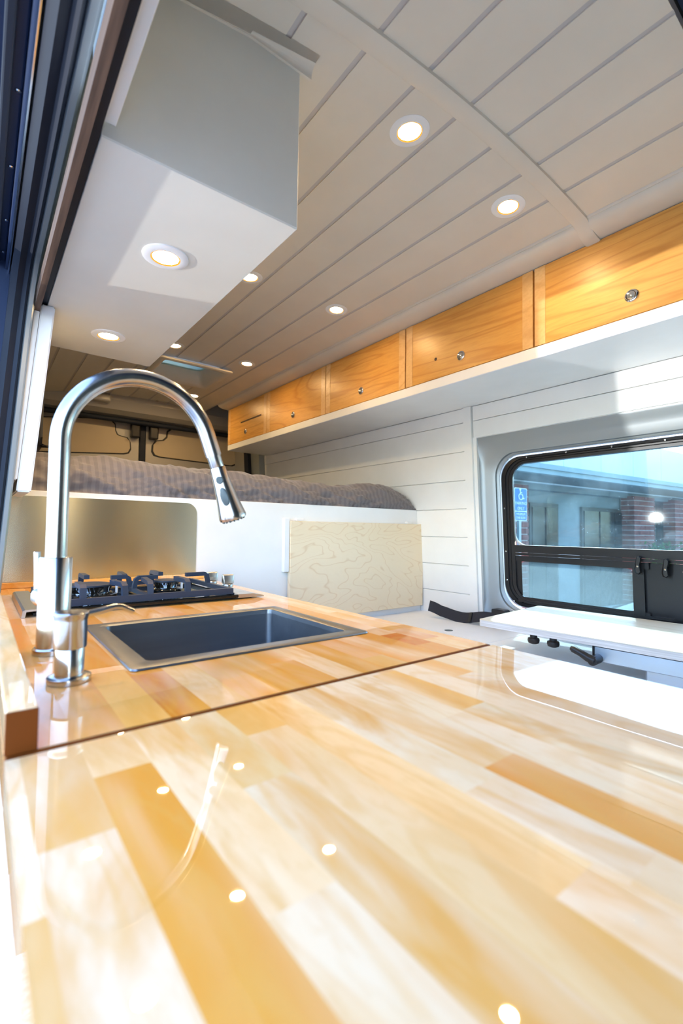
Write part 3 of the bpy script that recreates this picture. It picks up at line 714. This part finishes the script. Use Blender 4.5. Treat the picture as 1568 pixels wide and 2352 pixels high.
# ---------------------------------------------------------------- kitchen unit
KX0, KX1, SEAM, KY1 = .021, .6355, .437, 1.613
CT = -.175
t = thing('kitchen_cabinet', (.32, 1.0, FLOOR), 'white kitchen base unit under the sink and hob', 'cabinet')
obj('carcass', box(.032, .615, SEAM+.02, KY1-.004, FLOOR, CT-.200), 'white', t)
obj('side_panel', box(.030, .046, SEAM+.004, KY1-.002, CT-.1995, CT-.0385), 'white', t)
obj('side_panel', box(.600, .616, SEAM+.004, KY1-.002, CT-.1995, CT-.0385), 'white', t)
SX0, SX1, SY0, SY1 = .151, .532, .603, .925
HOLE = (SX0+.012, SX1-.012, SY0+.012, SY1-.012)
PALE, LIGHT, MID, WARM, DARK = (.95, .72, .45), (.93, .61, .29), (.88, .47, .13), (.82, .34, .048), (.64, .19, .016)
def staves(parent, x0, x1, y0, y1, fixed, tones, hole=None, z0=CT-.038):
    pitch = .0388; k0 = int((x0-.0304)/pitch)-1; k = k0
    while .0304+pitch*k < x1:
        a, b = max(x0, .0304+pitch*k), min(x1, .0304+pitch*(k+1))
        if b-a > .003:
            cuts = fixed.get(k)
            if cuts is None:
                cuts = []; y = y1
                while y > y0:
                    ln = random.uniform(.16, .48); cuts.append((max(y0, y-ln), y, random.choice(tones))); y -= ln
            for (p, q, c) in cuts:
                p, q = max(p, y0), min(q, y1)
                if q-p < .002: continue
                rs = [(a, b, p, q)]
                if hole: rs = subtract(rs, hole)
                if not rs: continue
                j_ = random.uniform(.90, 1.04); j = [x*j_*random.uniform(.97, 1.03) for x in c]
                for r in rs:
                    bm = bmesh.new(); bx(bm, *r, z0, CT); obj('stave', bm, 'block', parent, color=j)
        k += 1
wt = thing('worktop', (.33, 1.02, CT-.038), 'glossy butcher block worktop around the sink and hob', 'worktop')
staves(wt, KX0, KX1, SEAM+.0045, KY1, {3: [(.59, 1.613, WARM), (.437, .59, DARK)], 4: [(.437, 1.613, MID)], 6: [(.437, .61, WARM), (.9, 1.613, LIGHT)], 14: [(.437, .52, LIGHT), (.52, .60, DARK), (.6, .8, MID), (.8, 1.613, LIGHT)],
    13: [(.437, .50, WARM), (.50, .58, DARK), (.58, 1.613, WARM)]}, [LIGHT, MID, MID, WARM, WARM, MID], HOLE)  # deeper orange staves: partly finish, mostly weaker light put into the colour
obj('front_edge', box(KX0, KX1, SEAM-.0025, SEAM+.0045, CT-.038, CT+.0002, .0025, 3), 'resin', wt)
fl = thing('worktop_flap', (.33, .1, CT-.038), 'glossy butcher block flap, coloured paler for its brighter light, extending the worktop beyond the seam', 'worktop')
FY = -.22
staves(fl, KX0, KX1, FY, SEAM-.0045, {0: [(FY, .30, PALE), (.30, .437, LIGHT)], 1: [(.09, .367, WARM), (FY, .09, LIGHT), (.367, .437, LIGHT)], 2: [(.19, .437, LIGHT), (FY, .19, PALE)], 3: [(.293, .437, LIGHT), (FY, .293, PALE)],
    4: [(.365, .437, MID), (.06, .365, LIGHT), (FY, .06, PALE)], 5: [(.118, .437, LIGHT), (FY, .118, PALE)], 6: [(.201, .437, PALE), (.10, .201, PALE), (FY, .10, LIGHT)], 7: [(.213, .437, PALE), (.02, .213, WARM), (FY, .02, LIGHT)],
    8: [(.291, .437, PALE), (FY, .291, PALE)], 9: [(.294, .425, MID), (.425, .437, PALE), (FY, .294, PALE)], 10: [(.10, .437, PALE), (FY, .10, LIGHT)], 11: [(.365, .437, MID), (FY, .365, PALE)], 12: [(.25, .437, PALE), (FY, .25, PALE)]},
    [PALE, PALE, LIGHT, PALE])  # paler staves carry the stronger light on the flap in their colour
t = thing('flap_support', (.33, .1, -.6), 'white support panels holding the worktop flap', 'panel')
obj('side_panel', box(.030, .046, FY+.03, SEAM-.01, -.62, CT-.0385, .001, 1), 'white', t)
obj('side_panel', box(.600, .616, FY+.03, SEAM-.01, -.62, CT-.0385, .001, 1), 'white', t)
obj('rear_panel', box(.0465, .5995, SEAM-.024, SEAM-.010, -.62, CT-.0385, .001, 1), 'white', t)
t = tag(obj('upstand', box(KX0, .0425, SEAM+.0045, KY1-.020, CT+.0004, -.1425, .0015, 2), 'block', color=LIGHT), 'narrow wooden upstand along the door side of the worktop', 'upstand')
obj('end_grain', box(KX0, .0425, SEAM+.001, SEAM+.0044, CT+.0004, -.1425, .0005, 1), 'resin', t)
t = tag(obj('upstand', box(KX0, KX1-.004, KY1-.019, KY1+.0005, CT+.0004, -.1585, .0015, 2), 'block', color=MID), 'narrow wooden upstand below the steel splash sheet', 'upstand')

# sink
t = thing('sink', ((SX0+SX1)/2, (SY0+SY1)/2, CT-.17), 'square dark stainless steel sink let into the worktop', 'sink')
def sl_(e, z, r): return [(a, b, z) for a, b in rrect(SX0+e, SX1-e, SY0+e, SY1-e, r, 6)]
obj('rim', loft([sl_(.001, CT+.0003, .008), sl_(0, CT+.0010, .008), sl_(.001, CT+.0030, .008), sl_(.0035, CT+.0034, .008), sl_(.026, CT+.0034, .012), sl_(.0275, CT+.0022, .012), sl_(.028, CT-.006, .012)]), 'sink', t, True)
obj('basin', loft([sl_(.028, CT-.006, .012), sl_(.0285, CT-.13, .014), sl_(.034, CT-.152, .02), sl_(.05, CT-.163, .03), sl_(.14, CT-.167, .02), sl_(.155, CT-.1671, .005)]), 'sink', t, True)
obj('drain', lathe(((SX0+SX1)/2, (SY0+SY1)/2, CT-.166), [(.058, -.002), (.058, .001), (.040, .002), (.034, -.0006)], 28), 'chrome', t, True)

# tap
FX, FYY = .0875, .763
t = thing('faucet', (FX, FYY, CT), 'tall brushed steel gooseneck tap with pull-down spray head', 'faucet')
obj('base_flange', lathe((FX, FYY, CT), [(.0245, .0004), (.0245, .007), (.0225, .009), (.0205, .009)], 48), 'nickel', t, True)
obj('body', lathe((FX, FYY, CT), [(.0205, .009), (.0205, .131), (.0195, .1325), (.0135, .1325)], 48), 'nickel', t, True)
R_, cz = .110, .1225; cx = FX+R_
pts = [(FX, FYY, CT+.130), (FX, FYY, .02), (FX, FYY, cz)]+[(cx-R_*math.cos(math.radians(a)), FYY, cz+R_*math.sin(math.radians(a))) for a in range(4, 161, 4)]
e = Vector(pts[-1]); dd = Vector((math.sin(math.radians(20)), 0, -math.cos(math.radians(20))))
pts.append(tuple(e+dd*.039))
bm = bmesh.new(); tube(bm, pts, .0135, 32); obj('gooseneck', bm, 'nickel', t, True)
p1 = e+dd*.0392
def spray(prof, n=40): return lathe(p1, prof, n, dd)
obj('neck_collar', spray([(.0118, -.004), (.0118, .019), (.0116, .0195)]), 'nickel', t, True)
hd = obj('spray_head', spray([(.0130, .0197), (.0135, .022), (.0150, .045), (.0185, .078), (.0228, .103), (.0236, .108), (.0228, .112), (.0200, .1135)]), 'nickel', t, True)
bm = bmesh.new()
for k in range(16):
    a = 2*math.pi*k/16; u, v = frame_of(dd); c = p1+dd*.1135+(u*math.cos(a)+v*math.sin(a))*.0185
    tube(bm, [c, c+dd*.002], .0016, 6)
for r_ in (.006, .012):
    for k in range(8):
        a = 2*math.pi*k/8; c = p1+dd*.1135+(u*math.cos(a)+v*math.sin(a))*r_; tube(bm, [c, c+dd*.002], .0014, 6)
o = obj('spray_nozzles', bm, 'greyplast', hd); o['kind'] = 'stuff'
sd = Vector((-math.cos(math.radians(20))*.55, -.83, -math.sin(math.radians(20))*.55)).normalized()
def button(h, ra, rb, rad):
    ax = dd; wx = sd.cross(dd).normalized(); loops = []
    for lift, sc in ((-.004, 1), (.0012, 1), (.0022, .85)):
        c = p1+dd*h+sd*(rad+lift)
        loops.append([c+wx*ra*sc*math.cos(2*math.pi*k/20)+ax*(rb*sc)*math.sin(2*math.pi*k/20) for k in range(20)])
    return loft(loops, True, True)
obj('spray_button', button(.041, .006, .0065, .0147), 'greyplast', hd, True)
obj('spray_button', button(.071, .0065, .017, .0178), 'greyplast', hd, True)
bm = bmesh.new(); tube(bm, [(FX-.006, FYY+.014, CT+.075), (FX-.010, FYY+.036, CT+.075)], [.0160, .0160], 24)
hb = obj('handle_hub', bm, 'nickel', t, True)
bm = bmesh.new(); tube(bm, [(FX-.0170, FYY+.034, CT+.080), (FX-.0180, FYY+.036, CT+.11), (FX-.0195, FYY+.034, CT+.1385)], [.005, .0045, .0045], 14)
obj('lever', bm, 'nickel', hb, True)

# soap dispenser
DX, DY = .0870, .611
t = thing('soap_dispenser', (DX, DY, CT), 'short brushed steel soap pump standing beside the tap', 'soap dispenser')
obj('flange', lathe((DX, DY, CT), [(.0222, .0004), (.0225, .004), (.0222, .0065), (.020, .0075), (.0148, .0078)], 40), 'nickel', t, True)
obj('collar', lathe((DX, DY, CT), [(.0148, .0075), (.0148, .0380), (.0145, .0384)], 40), 'nickel', t, True)
obj('pump_body', lathe((DX, DY, CT), [(.0165, .0384), (.0168, .040), (.0168, .069), (.0172, .072), (.0185, .0745), (.0188, .077), (.0175, .0785), (.010, .079)], 40), 'nickel', t, True)
bm = bmesh.new(); tube(bm, [(DX+.012, DY, CT+.0735), (DX+.030, DY, CT+.0765), (DX+.046, DY, CT+.0800), (DX+.053, DY, CT+.0795), (DX+.060, DY, CT+.0758), (DX+.067, DY, CT+.0725)], [.0042, .004, .0036, .0035, .0034, .0033], 14)
obj('spout', bm, 'nickel', t, True)

# hob
HX0, HX1, HY0, HY1 = .070, .586, 1.075, 1.395
t = thing('gas_hob', ((HX0+HX1)/2, (HY0+HY1)/2, CT), 'two-burner gas hob with black glass and cast iron grate', 'hob')
obj('glass_top', box(HX0+.034, HX1-.072, HY0-.004, HY1, CT+.006, CT+.0125, .0015, 2), 'glassblack', t)
obj('under_pan', box(HX0+.02, HX1-.03, HY0+.012, HY1-.012, CT+.0004, CT+.0058), 'black', t)
obj('end_plate', prism([(HX0, CT+.0005), (HX0+.002, CT+.0125), (HX0+.006, CT+.015), (HX0+.0335, CT+.015), (HX0+.0335, CT+.012), (HX0+.008, CT+.011), (HX0+.006, CT+.0005)], lambda p, q, e: (p, e, q), HY0, HY1), 'plate', t)
cp = obj('control_plate', prism([(HX1-.0715, CT+.0035), (HX1-.0715, CT+.0125), (HX1-.03, CT+.0125), (HX1, CT+.0055), (HX1, CT+.0035)], lambda p, q, e: (p, e, q), HY0, HY1), 'plate', t)
for p in ((.553, 1.316), (.561, 1.224)):
    p = (p[0]-.008, p[1])
    k = obj('control_knob', lathe((p[0], p[1], CT+.0128), [(.0135, 0), (.0150, .002), (.0150, .007), (.0135, .009)], 28), 'plate', cp, True)
    bm = box(p[0]-.0150, p[0]+.0150, p[1]-.0075, p[1]+.0075, CT+.0222, CT+.048, .003, 3, lambda v: Vector((p[0]+(v.x-p[0])*(1 if v.z < CT+.03 else 1.12), p[1]+(v.y-p[1])*(1.3 if v.z < CT+.03 else .8), v.z)))
    obj('knob_grip', bm, 'plate', k, True)
GZ = CT+.0125
def burner(x, y, s):
    b = obj('burner', lathe((x, y, GZ), [(.046*s, .0002), (.047*s, .003), (.040*s, .008), (.032*s, .009)], 36), 'glassblack', t, True)
    obj('flame_ring', lathe((x, y, GZ), [(.034*s, .009), (.0345*s, .016), (.036*s, .022), (.034*s, .0225)], 36), 'chrome', b, True)
    bm = bmesh.new()
    for k in range(24):
        a = 2*math.pi*k/24; tube(bm, [(x+.0352*s*math.cos(a), y+.0352*s*math.sin(a), GZ+.0165), (x+.0362*s*math.cos(a), y+.0362*s*math.sin(a), GZ+.0218)], .0011, 5)
    o = obj('flame_ports', bm, 'black', b); o['kind'] = 'stuff'
    obj('burner_cap', lathe((x, y, GZ), [(.0335*s, .0227), (.0370*s, .0235), (.0370*s, .027), (.034*s, .0285), (.02*s, .029)], 36), 'iron', b, True)
    obj('igniter', lathe((x+.044*s, y-.012, GZ), [(.003, .004), (.003, .022), (.0015, .029), (.0004, .031)], 10), 'signwhite', b)
burner(.215, 1.245, 1.25); burner(.392, 1.245, .82)
def bar(name, pts, wd, ht, parent):
    """flat iron bar following points (x, y, z of its underside), wd wide and ht deep"""
    loops = []
    P = [Vector(p) for p in pts]
    for i, p in enumerate(P):
        d = (P[min(i+1, len(P)-1)]-P[max(i-1, 0)]); d.z = 0
        if d.length < 1e-6: d = P[-1]-P[0]; d.z = 0
        n = Vector((-d.y, d.x, 0)).normalized()*wd/2
        dir2 = (P[min(i+1, len(P)-1)]-P[max(i-1, 0)]).normalized(); up = n.normalized().cross(dir2)
        if up.z < 0: up = -up
        up = up*ht/2
        loops.append([p-n-up, p+n-up, p+n+up, p-n+up])
    bm = loft(loops, True, True); bmesh.ops.bevel(bm, geom=[e for e in bm.edges if e.calc_face_angle(0) > .5], offset=.001, segments=1, affect='EDGES')
    return obj(name, bm, 'iron', parent)
gx0, gx1, gy0, gy1 = HX0+.042, HX1-.082, HY0+.012, HY1-.016; gz = GZ+.0085
g = bar('grate_frame', [(gx0, gy0, gz), (gx1, gy0, gz)], .012, .014, t)
bar('grate_bar', [(gx0, gy1, gz), (gx1, gy1, gz)], .010, .011, g)
bar('grate_bar', [(gx0, gy0+.0055, gz), (gx0, gy1-.0055, gz)], .010, .011, g)
bar('grate_bar', [(gx1, gy0+.0055, gz), (gx1, gy1-.0055, gz)], .010, .011, g)
gm = (gx0+gx1)/2
bar('grate_bar', [(gm+.0, gy0+.0055, gz), (gm, gy1-.0055, gz)], .008, .009, g)
top_ = GZ+.0385
def finger(a, b):                                        # rises from the frame at a, then reaches level towards b
    a = Vector((*a, gz+.004)); b = Vector((*b, top_)); d = (b-a); d.z = 0; d.normalize()
    bar('grate_finger', [a, Vector((a.x, a.y, gz+.012))+d*.001, Vector((a.x, a.y, top_-.004))+d*.004, Vector((a.x, a.y, top_))+d*.010, b], .012, .010, g)
for x in (.175, .392): finger((x, gy0), (x, gy0+.085 if x > .3 else gy0+.07))
for x in (.255,): finger((x, gy0), (x-.01, gy0+.075))
for x in (.215, .392): finger((x, gy1), (x, gy1-.085))
finger((gx0, 1.245), (gx0+.055, 1.245)); finger((gx1, 1.245), (gx1-.062, 1.245)); finger((gm, 1.225), (gm+.055, 1.225)); finger((gm, 1.265), (gm-.045, 1.265))
finger((gm, gy0), (gm+.012, gy0+.10)); finger((gm, gy1), (gm-.01, gy1-.10))
for (x, y) in ((gx0, gy0), (gx1, gy0), (gx0, gy1), (gx1, gy1)):
    obj('grate_foot', lathe((x, y, GZ), [(.005, .0002), (.005, .0035)], 12), 'rubber', g)

# ---------------------------------------------------------------- outside
struct('ground', box(-30, 40, -30, 30, GROUND-.1, GROUND), 'asphalt', 'grey asphalt parking lot')
F0 = ray(1190, 1150)*8.6; F0.z = 0
FU = Vector((1.824, -.153, 0)).normalized(); FV = Vector((FU.y, -FU.x, 0))    # along the facade, out of the facade
if FV.y > 0: FV = -FV
def fac(px, py, out=0):
    r = ray(px, py); o = F0+FV*out; n = FV
    q = r*(o.dot(n)/r.dot(n)); return ((q-F0).dot(FU), q.z)
def fp(u, z, out): q = F0+FU*u+FV*out; return Vector((q.x, q.y, z))
def fbox(u0, u1, z0, z1, o0, o1): return box(u0, u1, o0, o1, z0, z1, 0, 1, lambda v: fp(v.x, v.z, v.y))
b = thing('building', tuple(fp(3, GROUND, 0)), 'low office building with canopy and brick piers across the parking lot', 'building')
zt = fac(1180, 1058, .9)[1]; zf = fac(1180, 1080, .9)[1]; zs = fac(1180, 1102, .05)[1]; zw = fac(1200, 1120, 0)[1]
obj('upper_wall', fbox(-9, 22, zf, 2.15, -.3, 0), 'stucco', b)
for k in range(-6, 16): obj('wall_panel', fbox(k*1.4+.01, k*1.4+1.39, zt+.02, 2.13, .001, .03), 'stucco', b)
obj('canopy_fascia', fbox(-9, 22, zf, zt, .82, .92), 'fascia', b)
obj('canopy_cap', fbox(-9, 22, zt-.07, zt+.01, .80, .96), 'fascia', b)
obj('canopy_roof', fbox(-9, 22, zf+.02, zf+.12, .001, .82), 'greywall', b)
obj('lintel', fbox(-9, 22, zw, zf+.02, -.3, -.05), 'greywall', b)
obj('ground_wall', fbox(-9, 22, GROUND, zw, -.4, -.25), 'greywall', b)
for (p0, p1, py) in ((1216, 1281, 1156), (1336, 1441, 1168), (1503, 1546, 1120)):
    u0 = fac(p0, 1230, -.2)[0]; u1 = fac(p1, 1230, -.2)[0]; z1 = fac((p0+p1)/2, py, -.2)[1]
    dn = obj('entrance', fbox(u0, u1, GROUND, z1, -.249, -.19), 'bronze', b)
    k = 2 if p0 < 1300 else 3
    for i in range(k):
        a_, b_ = u0+.06+(u1-u0-.06)*i/k, u0+(u1-u0-.06)*(i+1)/k
        obj('pane', fbox(a_, b_, GROUND+.1, z1-.08, -.195, -.17), 'darkglass', dn)
def pier(p0, p1, label=None):
    u0 = fac(p0, 1200, .1)[0]; u1 = fac(p1, 1200, .1)[0]
    pr = obj('pier', fbox(u0+.01, u1-.01, GROUND, zw+.05, -.2, .09), 'mortar', b)
    z = GROUND; i = 0
    while z < zw:
        h = .115; half = (u1-u0)/2; cut = [(u0, u0+half-.006), (u0+half+.006, u1)] if i % 2 == 0 else [(u0, u0+half*.5-.006), (u0+half*.5+.006, u1-half*.5-.006), (u1-half*.5+.006, u1)]
        for (c_, d_) in cut: obj('brick', fbox(c_, d_, z, min(z+h-.016, zw+.04), -.19, .105), 'brick', pr)
        z += h; i += 1
pier(1183, 1213); pier(1456, 1503); pier(1550, 1590)
obj('walkway', fbox(-9, 22, GROUND+.001, GROUND+.12, -.18, 1.6), 'concrete', b)

# disabled-parking sign
t = thing('parking_sign', tuple(fp(fac(1198, 1160, 1.15)[0], GROUND, 1.15)), 'blue and white disabled parking sign on a post outside the window', 'sign')
u0 = fac(1181, 1160, 1.15)[0]; u1 = fac(1209.5, 1160, 1.15)[0]; za = fac(1195, 1121, 1.15)[1]; zb2 = fac(1197, 1196, 1.15)[1]; zm = fac(1196, 1174.5, 1.15)[1]
uc = (u0+u1)/2; W2 = (u1-u0)/2
obj('post', fbox(uc-.025, uc+.025, GROUND+.1205, za-.05, 1.10, 1.14), 'steelbody', t)
def splate(a, b_, c_, d_, o0, o1, m, nm, r=.02):
    return obj(nm, prism(rrect(a, b_, c_, d_, r, 5), lambda p, q, e: fp(p, q, e), o0, o1), m, t)
splate(u0, u1, zb2, za, 1.145, 1.150, 'signwhite', 'plate')
splate(u0+.008, u1-.008, zm+.006, za-.008, 1.1505, 1.152, 'signblue', 'blue_face')
splate(u0+.008, u1-.008, zb2+.008, zm-.006, 1.1505, 1.152, 'signblue', 'blue_face')
def text(s, u, z, size, nm='lettering'):
    cu = bpy.data.curves.new('t', 'FONT'); cu.body = s; cu.size = size; cu.align_x = 'CENTER'; cu.align_y = 'CENTER'
    o = bpy.data.objects.new('t', cu); C.objects.link(o); bpy.context.view_layer.update()
    me = bpy.data.meshes.new_from_object(o.evaluated_get(bpy.context.evaluated_depsgraph_get()))
    bpy.data.objects.remove(o); bm = bmesh.new(); bm.from_mesh(me)
    for v in bm.verts: v.co = fp(u+v.co.x, z+v.co.y, 1.1535)
    return obj(nm, bm, 'signwhite', t)
Hs = za-zm
text('PARKING', uc, zm+Hs*.34, .062); text('ONLY', uc, zm+Hs*.12, .062)
text('MINIMUM', uc, zb2+(zm-zb2)*.68, .048); text('FINE $250', uc, zb2+(zm-zb2)*.30, .048)
bm = bmesh.new(); zc = zm+Hs*.70; k_ = Hs*.30
def fl2(u, z): return fp(uc+u*k_, zc+z*k_, 1.1545)
tube(bm, [fl2(-.18+.12*math.cos(a), .78+.12*math.sin(a)) for a in [2*math.pi*i/12 for i in range(13)]], k_*.07, 6)
tube(bm, [fl2(-.17, .60), fl2(-.12, .05), fl2(.32, .05), fl2(.52, -.55), fl2(.72, -.48)], k_*.075, 6)
tube(bm, [fl2(-.14, .33), fl2(.22, .33)], k_*.065, 6)
tube(bm, [fl2(-.02+.46*math.cos(a), -.22+.46*math.sin(a)) for a in [math.radians(125+i*15) for i in range(16)]], k_*.07, 6)
obj('wheelchair_symbol', bm, 'signwhite', t)

# parked car beside the van
CARX, CARY = 4.6, .95
t = thing('parked_car', (CARX, CARY, GROUND), 'white car parked beside the van below the window', 'car')
prof = [(-1.9, .35), (-1.95, .65), (-1.8, .82), (-1.0, .98), (-.35, 1.30), (.15, 1.42), (.9, 1.42), (1.6, 1.15), (2.0, .95), (2.1, .6), (2.05, .3), (-1.8, .25)]
def carp(p, q, e, w=.85):
    f = 1-.16*max(0, (q-.85)/.6); return Vector((CARX+e*f, CARY-p, GROUND+q))
bm = bmesh.new()
loops = [[carp(p, q, e) for p, q in prof] for e in (-.85, -.82, .82, .85)]
bm = loft(loops, True, True); obj('body', bm, 'carwhite', t)
ws = [(-.96, 1.005), (-.36, 1.305)]
bm = bmesh.new(); vs = [bm.verts.new(carp(p-.012, q+.012, e)) for p, q, e in ((-.96, 1.0, -.74), (-.96, 1.0, .74), (-.38, 1.29, .74), (-.38, 1.29, -.74))]; bm.faces.new(vs)
bmesh.ops.solidify(bm, geom=bm.faces[:], thickness=.006)
obj('windscreen', bm, 'carglass', t)
for e in (-.853, .853):
    sw = [(-.75, 1.02), (-.30, 1.28), (.15, 1.38), (.85, 1.38), (1.35, 1.15), (1.2, 1.0), (-.6, .98)]
    obj('side_glass', prism(sw, lambda p, q, d: carp(p, q, d), e, e*1.006), 'carglass', t)
for p in (-1.25, 1.35):
    for e in (-.84, .64): obj('wheel', lathe((CARX+e, CARY-p, GROUND+.32), [(.1, 0), (.3, 0), (.32, .03), (.32, .17), (.3, .2), (.1, .2)], 28, (1, 0, 0)), 'tyre', t)
# hedge by the piers
bm = bmesh.new(); q = fac(1520, 1258, .4)
for i in range(900):
    c = fp(q[0]+random.gauss(0, .35), GROUND+.2+random.random()*1.35, .4+random.gauss(0, .15)); a = Vector((random.gauss(0, 1), random.gauss(0, 1), random.gauss(0, 1))).normalized(); b_ = frame_of(a)[0]
    vs = [bm.verts.new(c+a*.05*s+b_*.03*r) for s, r in ((-1, 0), (0, 1), (1, 0), (0, -1))]; bm.faces.new(vs)
o = obj('hedge', bm, 'leaf'); o['kind'] = 'stuff'; o['label'] = 'small green shrub by the brick piers outside'; o['category'] = 'shrub'
